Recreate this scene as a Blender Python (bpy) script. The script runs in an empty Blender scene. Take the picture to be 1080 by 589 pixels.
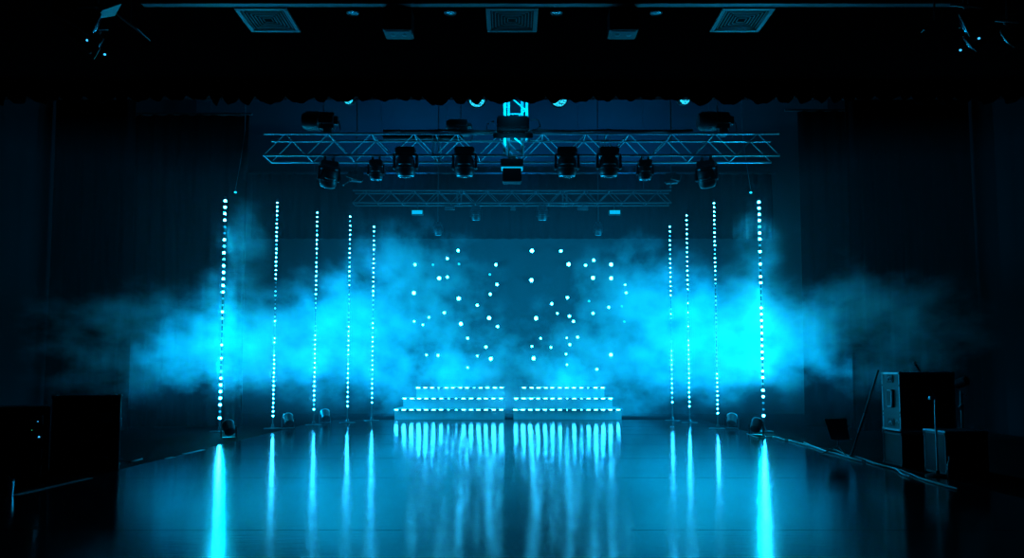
import bpy, bmesh, math, random
from mathutils import Vector, Matrix
random.seed(7)
PI = math.pi
SC = bpy.context.scene
COL = SC.collection

# ------------------------------------------------------------------ camera
F = 800.0; PITCH = math.atan(53.0 / F); SHIFT = 47.5
CAMZ = 1.0
cam_d = bpy.data.cameras.new('camera'); cam = bpy.data.objects.new('camera', cam_d)
COL.objects.link(cam)
cam.location = (0, 0, CAMZ); cam.rotation_euler = (PI / 2 + PITCH, 0, 0)
cam_d.sensor_width = 36; cam_d.lens = 36 * F / 1080; cam_d.shift_y = SHIFT / 1080
cam_d.clip_start = .05; cam_d.clip_end = 200
SC.camera = cam
def at(px, py, Y):
    """the point of the stage at depth Y metres that the photograph shows at (px, py)"""
    u = (px - 540) / F; v = (294.5 - py + SHIFT) / F
    c, s = math.cos(PITCH), math.sin(PITCH)
    d = Vector((u, c - v * s, s + v * c))
    t = Y / d.y
    return Vector((d.x * t, Y, CAMZ + d.z * t))
def ground(px, py):
    a = at(px, py, 1.0); k = CAMZ / (CAMZ - a.z)
    return Vector((a.x * k, k, 0))

# ------------------------------------------------------------------ colour management, world
SC.view_settings.view_transform = 'Standard'; SC.view_settings.look = 'None'
SC.view_settings.gamma = 1; SC.view_settings.exposure = .15; SC.view_settings.use_curve_mapping = False
w = bpy.data.worlds.new('world'); SC.world = w; w.use_nodes = True
w.node_tree.nodes['Background'].inputs[0].default_value = (.02, .22, 1, 1)
w.node_tree.nodes['Background'].inputs[1].default_value = .0022
cy = SC.cycles
cy.use_denoising = True
cy.use_adaptive_sampling = True; cy.adaptive_threshold = .03
try: cy.denoiser = 'OPENIMAGEDENOISE'
except Exception: pass
cy.max_bounces = 6; cy.diffuse_bounces = 3; cy.glossy_bounces = 3; cy.volume_bounces = 0
cy.sample_clamp_indirect = 4
cy.volume_max_steps = 512

# ------------------------------------------------------------------ materials
def mat(name, col, rough=.5, metal=0, bump=0, bscale=60, spec=.5):
    m = bpy.data.materials.new(name); m.use_nodes = True
    nt = m.node_tree; b = nt.nodes['Principled BSDF']
    b.inputs['Roughness'].default_value = rough; b.inputs['Metallic'].default_value = metal
    b.inputs['Specular IOR Level'].default_value = spec
    tc = nt.nodes.new('ShaderNodeTexCoord'); n = nt.nodes.new('ShaderNodeTexNoise')
    n.inputs['Scale'].default_value = bscale / 8; n.inputs['Detail'].default_value = 4
    nt.links.new(tc.outputs['Object'], n.inputs['Vector'])
    mx = nt.nodes.new('ShaderNodeMix'); mx.data_type = 'RGBA'
    mx.inputs[6].default_value = tuple(c * .78 for c in col) + (1,)
    mx.inputs[7].default_value = tuple(min(1, c * 1.22) for c in col) + (1,)
    nt.links.new(n.outputs[0], mx.inputs[0]); nt.links.new(mx.outputs[2], b.inputs['Base Color'])
    if bump:
        n2 = nt.nodes.new('ShaderNodeTexNoise'); n2.inputs['Scale'].default_value = bscale
        nt.links.new(tc.outputs['Object'], n2.inputs['Vector'])
        bp = nt.nodes.new('ShaderNodeBump'); bp.inputs['Strength'].default_value = bump; bp.inputs['Distance'].default_value = .01
        nt.links.new(n2.outputs[0], bp.inputs['Height']); nt.links.new(bp.outputs[0], b.inputs['Normal'])
    return m
def emit(name, col, strength, sampling=None):
    m = bpy.data.materials.new(name); m.use_nodes = True; nt = m.node_tree
    b = nt.nodes['Principled BSDF']; b.inputs['Base Color'].default_value = (.2, .2, .2, 1)
    b.inputs['Emission Color'].default_value = col + (1,); b.inputs['Emission Strength'].default_value = strength
    if sampling:
        try: m.cycles.emission_sampling = sampling
        except Exception: pass
    return m
M = {}
M['floor'] = mat('stage_boards', (.002, .002, .0024), .85, 0, .2, 30, .02)
M['wall'] = mat('black_wall_paint', (.0025, .0025, .003), .85, 0, .1, 40, .05)
M['rear'] = mat('grey_rear_wall', (.015, .015, .017), .85, 0, .1, 20)
M['ceil'] = mat('black_ceiling_paint', (.0015, .0015, .0017), .95, 0, 0, 60, 0)
M['trim'] = mat('grey_trim', (.13, .135, .14), .5)
M['velvet'] = mat('black_drape', (.0016, .0016, .0018), .95, 0, .3, 120, 0)
M['black'] = mat('black_metal', (.018, .018, .02), .42, .2, 0, 60)
M['plastic'] = mat('black_plastic', (.01, .01, .012), .4, 0, 0, 60, .3)
M['grill'] = mat('black_grille', (.012, .012, .013), .7, 0, .6, 300)
M['alu'] = mat('brushed_aluminium', (.5, .51, .53), .45, 1, 0, 80)
M['darkalu'] = mat('grey_truss_metal', (.06, .06, .065), .5, .6)
M['tower'] = mat('pale_truss_metal', (.6, .61, .63), .5)
M['steel'] = mat('bright_steel', (.7, .7, .72), .3, 1)
M['ply'] = mat('black_laminate_board', (.004, .004, .005), .45, 0, 0, 60, .15)
M['panel'] = mat('grey_laminate', (.06, .06, .065), .45)
M['vent'] = mat('vent_enamel', (.065, .067, .07), .45)
M['dark'] = mat('dark_void', (.003, .003, .003), .9)
M['cable'] = mat('cable_rubber', (.02, .02, .022), .35)
M['cablelight'] = mat('grey_cable_rubber', (.07, .07, .08), .3)
M['tape'] = mat('white_floor_tape', (.45, .46, .48), .4)
M['riser'] = mat('step_paint', (.36, .37, .38), .5)
M['glass'] = mat('lens_glass', (.03, .03, .035), .08, 0, 0, 60, .8)
LEDC = (.026, .53, 1.0)
M['led'] = [emit('led_off', LEDC, .4), emit('led_dim', LEDC, 8), emit('led_lit', LEDC, 110), emit('led_bright', LEDC, 170)]
M['bulb'] = [emit('spot_dim', (.01, .7, 1), 1.2), emit('spot_lit', LEDC, 42), emit('spot_bright', LEDC, 60)]
M['dash'] = [emit('dash_dim', LEDC, 35), emit('dash_lit', LEDC, 90), emit('dash_bright', LEDC, 130)]
M['ind'] = emit('indicator_lamp', (.05, .5, 1), 1.2)
M['indg'] = emit('green_indicator_lamp', (.02, .8, .35), .35)
M['lampface'] = emit('lamp_face', (.0, .42, .75), .9)

def vinyl():
    m = bpy.data.materials.new('glossy_vinyl'); m.use_nodes = True; nt = m.node_tree; N = nt.nodes; L = nt.links
    b = N['Principled BSDF']; b.inputs['Base Color'].default_value = (.014, .015, .018, 1)
    b.inputs['Specular IOR Level'].default_value = .36
    tc = N.new('ShaderNodeTexCoord')
    mp = N.new('ShaderNodeMapping'); mp.inputs['Scale'].default_value = (1.3, 11, 1); L.new(tc.outputs['Object'], mp.inputs['Vector'])
    n = N.new('ShaderNodeTexNoise'); n.inputs['Scale'].default_value = 2.6; n.inputs['Detail'].default_value = 5; n.inputs['Roughness'].default_value = .55
    L.new(mp.outputs[0], n.inputs['Vector'])
    n2 = N.new('ShaderNodeTexNoise'); n2.inputs['Scale'].default_value = .9; n2.inputs['Detail'].default_value = 6
    L.new(tc.outputs['Object'], n2.inputs['Vector'])
    mr = N.new('ShaderNodeMapRange'); mr.inputs[1].default_value = .3; mr.inputs[2].default_value = .7; mr.inputs[3].default_value = .12; mr.inputs[4].default_value = .16
    L.new(n2.outputs[0], mr.inputs[0]); L.new(mr.outputs[0], b.inputs['Roughness'])
    # scuffs: thin stretched scratches that roughen the surface
    bp = N.new('ShaderNodeBump'); bp.inputs['Strength'].default_value = .15; bp.inputs['Distance'].default_value = .0035
    L.new(n.outputs[0], bp.inputs['Height']); L.new(bp.outputs[0], b.inputs['Normal'])
    return m
M['vinyl'] = vinyl()

# ------------------------------------------------------------------ mesh building
class MB:
    def __init__(s): s.bm = bmesh.new()
    def box(s, c, size, rot=None, bev=0):
        r = bmesh.ops.create_cube(s.bm, size=1)
        vs = r['verts']
        bmesh.ops.scale(s.bm, vec=size, verts=vs)
        if bev:
            es = list({e for v in vs for e in v.link_edges})
            q = bmesh.ops.bevel(s.bm, geom=es, offset=bev, segments=2, affect='EDGES')
            vs = list({v for f in q['faces'] for v in f.verts} | {v for v in vs if v.is_valid})
        mtx = Matrix.Translation(Vector(c))
        if rot is not None: mtx = mtx @ rot
        bmesh.ops.transform(s.bm, matrix=mtx, verts=vs); return s
    def tube(s, a, b, r, r2=None, seg=10):
        a, b = Vector(a), Vector(b); d = b - a
        if d.length < 1e-6: return s
        q = Vector((0, 0, 1)).rotation_difference(d.normalized()).to_matrix().to_4x4()
        bmesh.ops.create_cone(s.bm, cap_ends=True, segments=seg, radius1=r, radius2=r if r2 is None else r2, depth=d.length,
                              matrix=Matrix.Translation((a + b) / 2) @ q); return s
    def path(s, pts, r, seg=8):
        pts = [Vector(p) for p in pts]; rings = []
        for i, p in enumerate(pts):
            t = (pts[min(i + 1, len(pts) - 1)] - pts[max(i - 1, 0)]).normalized()
            q = Vector((0, 0, 1)).rotation_difference(t)
            rings.append([s.bm.verts.new(p + q @ Vector((r * math.cos(2 * PI * k / seg), r * math.sin(2 * PI * k / seg), 0))) for k in range(seg)])
        for A, B in zip(rings, rings[1:]):
            # match twist
            off = min(range(seg), key=lambda o: (A[0].co - B[o].co).length)
            for k in range(seg):
                s.bm.faces.new((A[k], A[(k + 1) % seg], B[(k + 1 + off) % seg], B[(k + off) % seg]))
        s.bm.faces.new(rings[0][::-1]); s.bm.faces.new(rings[-1]); return s
    def sphere(s, c, r, seg=12, rings=8, sc=(1, 1, 1)):
        bmesh.ops.create_uvsphere(s.bm, u_segments=seg, v_segments=rings, radius=r, matrix=Matrix.Translation(Vector(c)) @ Matrix.Diagonal(Vector(sc + (1,)))); return s
    def lathe(s, prof, mtx=None, seg=24):
        """prof: list of (radius, height); closed at both ends"""
        mtx = mtx or Matrix(); rings = []
        for r, h in prof:
            rings.append([s.bm.verts.new(mtx @ Vector((r * math.cos(2 * PI * k / seg), r * math.sin(2 * PI * k / seg), h))) for k in range(seg)])
        for A, B in zip(rings, rings[1:]):
            for k in range(seg): s.bm.faces.new((A[k], A[(k + 1) % seg], B[(k + 1) % seg], B[k]))
        s.bm.faces.new(rings[0][::-1]); s.bm.faces.new(rings[-1]); return s
    def ring(s, R, r, mtx=None, seg=28, ms=8, arc=2 * PI):
        mtx = mtx or Matrix(); rs = []; full = arc > 6.28
        n = seg if full else seg + 1
        for i in range(n):
            a = arc * i / seg
            rs.append([s.bm.verts.new(mtx @ Vector(((R + r * math.cos(2 * PI * k / ms)) * math.cos(a), (R + r * math.cos(2 * PI * k / ms)) * math.sin(a), r * math.sin(2 * PI * k / ms)))) for k in range(ms)])
        for i in range(n if full else n - 1):
            A, B = rs[i], rs[(i + 1) % n]
            for k in range(ms): s.bm.faces.new((A[k], B[k], B[(k + 1) % ms], A[(k + 1) % ms]))
        if not full: s.bm.faces.new(rs[0]); s.bm.faces.new(rs[-1][::-1])
        return s
    def prism(s, pts, thick, mtx=None):
        """polygon pts (x, y) extruded from z=0 to thick"""
        mtx = mtx or Matrix()
        A = [s.bm.verts.new(mtx @ Vector((x, y, 0))) for x, y in pts]; B = [s.bm.verts.new(mtx @ Vector((x, y, thick))) for x, y in pts]
        s.bm.faces.new(A[::-1]); s.bm.faces.new(B)
        for k in range(len(A)): s.bm.faces.new((A[k], A[(k + 1) % len(A)], B[(k + 1) % len(A)], B[k]))
        return s
    def build(s, name, m, parent=None, loc=None, smooth=False):
        bmesh.ops.recalc_face_normals(s.bm, faces=s.bm.faces)
        me = bpy.data.meshes.new(name); s.bm.to_mesh(me); s.bm.free()
        me.materials.append(m)
        if smooth:
            for p in me.polygons: p.use_smooth = True
            try: me.set_sharp_from_angle(angle=math.radians(40))
            except Exception: pass
        o = bpy.data.objects.new(name, me); COL.objects.link(o)
        if parent: o.parent = parent
        if loc is not None: o.location = loc
        return o
def link_mesh(name, me, parent, loc, m=None):
    o = bpy.data.objects.new(name, me); COL.objects.link(o); o.parent = parent; o.location = loc
    if m is not None:
        o.material_slots[0].link = 'OBJECT'; o.material_slots[0].material = m
    return o
def tag(o, label, cat, group=None, kind=None):
    o['label'] = label; o['category'] = cat
    if group: o['group'] = group
    if kind: o['kind'] = kind
    return o
def thing(name, loc, label, cat, group=None, rz=0):
    o = bpy.data.objects.new(name, None); COL.objects.link(o); o.location = loc; o.rotation_euler = (0, 0, rz); o.empty_display_size = .1
    return tag(o, label, cat, group)
def struct(o): o['kind'] = 'structure'; return o
def point(name, loc, col, power, rad=.05, parent=None):
    l = bpy.data.lights.new(name, 'POINT'); l.color = col; l.energy = power; l.shadow_soft_size = rad
    o = bpy.data.objects.new(name, l); COL.objects.link(o); o.location = loc
    if parent: o.parent = parent
    return o
def spot(name, loc, target, col, power, angle=60, blend=.8, rad=.06, parent=None):
    l = bpy.data.lights.new(name, 'SPOT'); l.color = col; l.energy = power; l.spot_size = math.radians(angle); l.spot_blend = blend; l.shadow_soft_size = rad
    o = bpy.data.objects.new(name, l); COL.objects.link(o); o.location = loc
    d = Vector(target) - Vector(loc); o.rotation_euler = d.to_track_quat('-Z', 'Y').to_euler()
    return o
RX = lambda a: Matrix.Rotation(a, 4, 'X'); RY = lambda a: Matrix.Rotation(a, 4, 'Y'); RZ = lambda a: Matrix.Rotation(a, 4, 'Z'); T = lambda *v: Matrix.Translation(Vector(v))

# ------------------------------------------------------------------ the setting
CEIL = 5.1; SCEIL = 9.0; WX = 8.2; WB = 19.3; PY = 10.95
struct(MB().box((0, 9.5, -.1), (2 * WX, 21, .2)).build('floor', M['floor']))
struct(MB().box((0, 4.95, CEIL + .1), (2 * WX, 12, .2)).build('ceiling', M['ceil']))
struct(MB().box((0, 15.15, SCEIL + .1), (2 * WX, 8.7, .2)).build('ceiling_stage', M['rear']))
struct(MB().box((-WX - .1, 9.5, 4.5), (.2, 21, 9.4)).build('wall_left', M['wall']))
struct(MB().box((WX + .1, 9.5, 4.5), (.2, 21, 9.4)).build('wall_right', M['wall']))
struct(MB().box((0, WB + .1, 4.5), (2 * WX, .2, 9)).build('wall_back', M['rear']))
struct(MB().box((0, PY + .05, (CEIL + SCEIL) / 2), (2 * WX, .2, SCEIL - CEIL)).build('wall_proscenium', M['wall']))
# ceiling trim strip, in three runs between the hanging boxes
def ceil_y(py):
    c = at(540, py, 1); return (CEIL - CAMZ) / (c.z - CAMZ)
ya, yb = ceil_y(2.6), ceil_y(6.3)
x0 = at(152, 5, yb).x; x1 = at(1010, 5, yb).x
struct(MB().box(((x0 + x1) / 2, (ya + yb) / 2, CEIL - .006), (x1 - x0, yb - ya, .012), None, .002).build('trim_1', M['trim']))

# vinyl dance mat
vm = MB().box((0, 8.35, .0025), (8.2, 16.7, .005))
for yy in (1.45, 3.2, 4.95, 7.4, 9.1, 10.9, 12.7, 14.5):
    vm.box((0, yy, .0054), (8.18, .05, .0012))
vmo = vm.build('dance_mat', M['vinyl']); tag(vmo, 'glossy black vinyl dance mat covering the middle of the stage', 'mat')

# ------------------------------------------------------------------ drapes
def drape(name, x0, x1, Y, z0, z1, m, label, cat='curtain', group=None, period=.22, amp=.05, scallop=0, seed=1, dy=0):
    rnd = random.Random(seed); W = abs(x1 - x0); n = max(12, int(W / period * 10)); th = .012
    ph = [rnd.uniform(0, 2 * PI) for _ in range(4)]
    bm = MB(); b = bm.bm; F1 = []; F2 = []
    rows = 8 if z1 - z0 > 1 else 4
    bx = [0]
    while bx[-1] < W: bx.append(bx[-1] + rnd.uniform(.16, .46))
    def edge(u):
        if not scallop: return 0
        for i in range(len(bx) - 1):
            if bx[i] <= u <= bx[i + 1]:
                t = (u - bx[i]) / (bx[i + 1] - bx[i])
                k = .45 + .55 * ((i * 7919) % 11) / 10
                return -scallop * k * math.sin(PI * t) ** .7 
        return 0
    for j in range(rows + 1):
        v = j / rows; r1 = []; r2 = []
        for i in range(n + 1):
            u = i / n * W
            s = math.sin(2 * PI * u / period + ph[0] + .8 * math.sin(u * 1.7 + ph[1])) * (.75 + .25 * math.sin(u * 2.3 + ph[2])) 
            off = amp * s * (1 - .35 * v) + .3 * amp * math.sin(u * 3.1 + v * 2 + ph[3])
            z = z0 + (z1 - z0) * v + edge(u) * (1 - v)
            x = x0 + u + .02 * math.sin(v * 3 + u)
            r1.append(b.verts.new((x, Y + off - th / 2 + dy * u, z))); r2.append(b.verts.new((x, Y + off + th / 2 + dy * u, z)))
        F1.append(r1); F2.append(r2)
    for j in range(rows):
        for i in range(n):
            b.faces.new((F1[j][i], F1[j][i + 1], F1[j + 1][i + 1], F1[j + 1][i]))
            b.faces.new((F2[j][i], F2[j + 1][i], F2[j + 1][i + 1], F2[j][i + 1]))
    for i in range(n):
        b.faces.new((F1[0][i], F2[0][i], F2[0][i + 1], F1[0][i + 1])); b.faces.new((F1[-1][i], F1[-1][i + 1], F2[-1][i + 1], F2[-1][i]))
    for j in range(rows):
        b.faces.new((F1[j][0], F1[j + 1][0], F2[j + 1][0], F2[j][0])); b.faces.new((F1[j][-1], F2[j][-1], F2[j + 1][-1], F1[j + 1][-1]))
    o = bm.build(name, m, smooth=True)
    return tag(o, label, cat, group)
VY = 10.5; HY = 13.25
zv = at(540, 101, VY).z
drape('valance_curtain', -WX + .05, WX - .05, VY, zv, CEIL, M['velvet'], 'black pleated valance with a scalloped hem hanging across the stage opening', 'valance', None, .16, .035, .14, 5)
drape('house_curtain', -WX + .05, at(137, 300, HY).x, HY, .02, 6.6, M['velvet'], 'black full-length house curtain drawn aside behind the road case', 'curtain', None, .26, .06, 0, 5)
drape('house_curtain', at(897, 300, HY).x, WX - .05, HY, .02, 6.6, M['velvet'], 'black full-length house curtain drawn aside behind the microphone stand', 'curtain', None, .26, .06, 0, 8)
zl = at(240, 122, 14.3).z
drape('leg_curtain', -WX + .05, at(259, 300, 14.3).x, 14.3, .02, zl, M['velvet'], 'black leg curtain hanging behind the leftmost LED column', 'curtain', None, .3, .07, 0, 11)
drape('leg_curtain', at(846, 300, 14.3).x, WX - .05, 14.3, .02, at(846, 118, 14.3).z, M['velvet'], 'black leg curtain hanging behind the rightmost LED column', 'curtain', None, .3, .07, 0, 12)
drape('border_curtain', -6.5, 6.5, 18.7, at(540, 252, 18.7).z, at(540, 184, 18.7).z, M['velvet'], 'black border curtain hung high behind the small rear truss', 'curtain', None, .3, .05, 0, 15)
# pipes carrying the legs and border
def pipe(x0, x1, Y, z, label, drops=2):
    t = thing('hanging_pipe', ((x0 + x1) / 2, Y, z), label, 'pipe')
    L_ = (x1 - x0) / 2
    MB().tube((-L_, 0, 0), (L_, 0, 0), .024).build('bar', M['black'], t, smooth=True)
    for k in range(drops):
        xx = -L_ + 2 * L_ * (k + .5) / drops
        MB().tube((xx, 0, .02), (xx, 0, SCEIL - z), .006, seg=6).build('suspension_wire', M['black'], t)
    return t
pipe(-WX + .02, at(262, 300, 14.3).x, 14.3, zl + .03, 'thin black pipe carrying the leg curtain behind the leftmost LED column')
pipe(at(832, 300, 14.3).x, WX - .02, 14.3, at(846, 118, 14.3).z + .03, 'thin black pipe carrying the leg curtain behind the rightmost LED column')
pipe(-6.6, 6.6, 18.7, at(540, 184, 18.7).z + .03, 'long black pipe carrying the border curtain', 4)

pipe(-WX + .02, at(139, 300, HY).x, HY, 6.63, 'thin black pipe carrying the house curtain behind the road case')
pipe(at(895, 300, HY).x, WX - .02, HY, 6.63, 'thin black pipe carrying the house curtain behind the microphone stand')

# ------------------------------------------------------------------ ceiling things
def vent(px, label):
    c = at(px, 20, 1); k = (CEIL - CAMZ) / (c.z - CAMZ); c = Vector((c.x * k, k, CEIL))
    t = thing('ceiling_vent', c, label, 'vent', 'square ceiling vents')
    S = .27
    f = MB()
    for sx, sy, w_, d_ in ((0, -S, 2 * S + .05, .05), (0, S, 2 * S + .05, .05), (-S, 0, .05, 2 * S - .05), (S, 0, .05, 2 * S - .05)):
        f.box((sx, sy, -.012), (w_, d_, .024), None, .004)
    f.build('frame', M['vent'], t)
    MB().box((0, 0, -.002), (2 * S - .05, 2 * S - .05, .004)).build('backing', M['dark'], t)
    # four triangular fields of louvres that meet in the middle
    for side, nm in ((0, 'louvre_field'), (1, 'louvre_field'), (2, 'louvre_field'), (3, 'louvre_field')):
        l = MB(); R = RZ(side * PI / 2)
        for i in range(6):
            d = .05 + i * .035
            l.box(R @ Vector((d, 0, -.014)), (.008, 2 * d - .012, .010) if side % 2 == 0 else (2 * d - .012, .008, .010))
        l.build(nm, M['vent'], t)
vent(540, 'pale square ceiling vent at the middle of the ceiling')
vent(283, 'pale square ceiling vent on the road case side of the ceiling')
vent(782, 'pale square ceiling vent on the microphone stand side of the ceiling')
DL = ((372, 'second vent from the road case'), (475, ''), (587, ''), (692, ''))
for px, lab in ((372, 'recessed ring downlight between the road case side vent and the hanging box beside it'),
                (475, 'recessed ring downlight between a hanging box and the middle vent, nearer the road case'),
                (587, 'recessed ring downlight between the middle vent and a hanging box, nearer the microphone stand'),
                (692, 'recessed ring downlight between the hanging box and the microphone stand side vent')):
    c = at(px, 13.2, 1); k = (CEIL - CAMZ) / (c.z - CAMZ)
    t = thing('recessed_downlight', (c.x * k, k, CEIL), lab, 'downlight', 'recessed downlights')
    MB().ring(.062, .009, T(0, 0, -.005)).build('trim_ring', M['vent'], t, smooth=True)
    MB().lathe([(.054, -.001), (.05, -.006), (.02, -.008)]).build('lens', M['glass'], t, smooth=True)
for px, lab in ((418.5, 'black box loudspeaker hanging from the ceiling, nearer the road case'), (658.5, 'black box loudspeaker hanging from the ceiling, nearer the microphone stand')):
    a = at(px, 31, 8.24)
    t = thing('hanging_loudspeaker', (a.x, 8.37, a.z), lab, 'loudspeaker', 'hanging box loudspeakers')
    MB().box((0, 0, .15), (.32, .26, .30), None, .008).build('cabinet', M['plastic'], t)
    MB().box((0, -.134, .15), (.28, .01, .26), None, .003).build('grille', M['grill'], t)
    for sx in (-.1, .1): MB().box((sx, 0, .30 + (CEIL - a.z - .3) / 2), (.03, .05, CEIL - a.z - .3)).build('bracket', M['black'], t)
    u = MB(); u.box((0, 0, -.004), (.27, .19, .008), None, .002); u.build('underside_plate', M['plastic'], t)
    for sx in (-.06, .07):
        MB().lathe([(.028, -.007), (.028, -.012), (.02, -.014)]).build('port', M['vent'], t, (sx, 0, 0), True)
    for sx in (-.14, .14):
        MB().sphere((sx, -.115, -.002), .008, 8, 6).build('rubber_foot', M['vent'], t, None, True)

# ------------------------------------------------------------------ trusses
def truss(name, x0, x1, Y, zb, h, d, r, rb, step, label, mt='alu'):
    t = thing(name, ((x0 + x1) / 2, Y, zb), label, 'truss')
    L_ = (x1 - x0) / 2
    for y in (0, d):
        for z in (0, h):
            MB().tube((-L_, y, z), (L_, y, z), r).build('chord', M[mt], t, smooth=True)
    b = MB(); n = int(round(2 * L_ / step)); st = 2 * L_ / n
    for i in range(n):
        xa = -L_ + i * st; xm = xa + st / 2; xb = xa + st
        for y in (0, d):
            b.tube((xa, y, 0), (xm, y, h), rb, seg=8); b.tube((xm, y, h), (xb, y, 0), rb, seg=8)
        b.tube((xa, 0, 0), (xa, d, 0), rb, seg=8)
        b.tube((xm, 0, h), (xm, d, h), rb, seg=8)
    b.build('bracing', M[mt], t, smooth=True)
    for xx in (-L_ / 3, L_ / 3):
        j = MB()
        for y in (0, d):
            for z in (0, h): j.tube((xx - .06, y, z), (xx + .06, y, z), r * 1.35)
            j.tube((xx - .045, y, 0), (xx - .045, y, h), rb, seg=8); j.tube((xx + .045, y, 0), (xx + .045, y, h), rb, seg=8)
        for z in (0, h): j.tube((xx, 0, z), (xx, d, z), rb, seg=8)
        j.build('joint', M[mt], t, smooth=True)
    return t
TY = 12.0
zt = at(540, 141, TY).z; zb_ = at(540, 164, TY).z
T1 = truss('lighting_truss', at(278, 150, TY).x, at(822, 150, TY).x, TY, zb_, zt - zb_, .4, .018, .008, .68, 'aluminium box truss carrying the moving head lights across the stage')
T2Y = 17.2
z2t = at(540, 201, T2Y).z; z2b = at(540, 214, T2Y).z
T2 = truss('lighting_truss', at(372, 200, T2Y).x, at(708, 200, T2Y).x, T2Y, z2b, z2t - z2b, .28, .02, .009, .56, 'smaller aluminium truss at the rear above the clusters of round lights', 'darkalu')
for px in (400, 680):
    p = at(px, 200, T2Y)
    o = MB().tube((0, 0, 0), (0, 0, SCEIL - z2t), .006, seg=6).build('suspension_cable', M['black'], None, (p.x, T2Y + .14, z2t + .02))
    tag(o, 'thin black cable holding up the rear truss, %s' % ('road case side' if px < 500 else 'microphone stand side'), 'cable', 'rear truss cables')

# cable bundle lying on top of the front truss
cb = [at(px, 137.5 + (1.2 if i % 2 else 0), TY + .1) for i, px in enumerate(range(405, 735, 18))]
zc = zt + .045
o = MB().path([(p.x, TY + .0 + .02 * math.sin(i * 1.3), zc + .004 * math.sin(i * 2.1)) for i, p in enumerate(cb)], .022).build('cable_bundle', M['cable'], smooth=True)
tag(o, 'thick black cable bundle lying along the top of the front truss', 'cable')
p = at(452, 138, TY)
o = MB().box((0, 0, .035), (1.35, .12, .06), None, .006).build('cable_tray', M['black'], None, (p.x - .12, TY + .38, zt + .022))
tag(o, 'flat black cable tray on top of the front truss beside the low hoist', 'tray')

def hoist(px, py, lab, big=1.0):
    p = at(px, py, TY + .2)
    t = thing('chain_hoist', (p.x, TY + .2, zt + .025), lab, 'hoist', 'chain hoists on the front truss')
    H = p.z - zt - .025
    MB().box((.02, 0, H), (.46 * big, .26, .27 * big), None, .07).build('motor_body', M['black'], t, smooth=True)
    MB().lathe([(.0, -.17 * big), (.12 * big, -.17 * big), (.16 * big, -.1 * big), (.16 * big, .1 * big), (.1, .15 * big), (0, .15 * big)], T(-.16 * big, 0, H) @ RY(PI / 2), 16).build('gear_housing', M['black'], t, smooth=True)
    b = MB().box((.08, .0, H / 2 - .05), (.14, .16, max(.04, H - .1)), None, .02); b.build('hook_block', M['black'], t)
    c = MB()
    for k in range(60):
        z = H + .1 * big + k * .045
        c.ring(.018, .005, T(0, 0, z + .02) @ RZ((k % 2) * PI / 2) @ RX(PI / 2) @ Matrix.Diagonal((.8, 1.4, 1, 1)), 8, 5)
    c.build('chain', M['black'], t)
    MB().path([(.18 * big, 0, H), (.27 * big, -.05, H - .03), (.3 * big, -.06, H - .18), (.22 * big, -.05, H - .28)], .01, 6).build('control_cable', M['cable'], t, smooth=True)
    # the chain carries on to the stage ceiling
    MB().tube((0, 0, H + 2.75), (0, 0, SCEIL - zt - .025), .01, seg=6).build('steel_rope', M['black'], t)
hoist(341, 128, 'black chain hoist above the end of the front truss, road case side')
hoist(486, 133, 'low black chain hoist on the front truss beside the middle tower', .7)
hoist(757, 128, 'black chain hoist above the end of the front truss, microphone stand side')

# vertical tower piece at the middle with a motor and looped cables
tw0 = at(543, 105, TY - .25); twb = at(541, 166, TY - .25)
t = thing('truss_tower', (tw0.x, TY - .3, twb.z), 'short upright truss tower with a motor hanging at the middle of the front truss', 'truss tower')
Ht = SCEIL - twb.z
for sx, dy in ((-.16, 0), (.19, .0), (-.1, .2), (.12, .2)):
    top = Ht; bot = .05 if sx < .18 else .25
    MB().tube((sx, dy, bot), (sx, dy, top), .024, seg=12).build('chord', M['tower'], t, smooth=True)
b = MB(); k = 0; z = .15
while z < 2.2:
    sg = 1 if k % 2 else -1
    b.tube((-.16 * sg, 0, z), (.18 * sg, 0, z + .3), .011, seg=8); b.tube((-.1, .2, z), (.12, .2, z), .011, seg=8); b.tube((-.16, 0, z), (-.1, .2, z + .15), .01, seg=8); k += 1; z += .3
b.build('bracing', M['tower'], t, smooth=True)
pm = at(541, 132, TY - .35)
MB().box((pm.x - tw0.x, -.06, pm.z - twb.z), (.5, .3, .2), None, .02).build('motor_body', M['velvet'], t)
MB().box((pm.x - tw0.x, -.06, pm.z - twb.z - .17), (.62, .1, .06), None, .01).build('mount_bracket', M['velvet'], t)
for s, pts in ((-1, ((521, 128), (514, 131), (513, 137), (518, 141), (524, 138))), (1, ((560, 127), (567, 126), (570, 133), (563, 140), (558, 137)))):
    q = [at(x, y, TY - .4) for x, y in pts]
    MB().path([(v.x - tw0.x, -.1, v.z - twb.z) for v in q], .01, 6).build('cable_loop', M['cable'], t, smooth=True)

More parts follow.
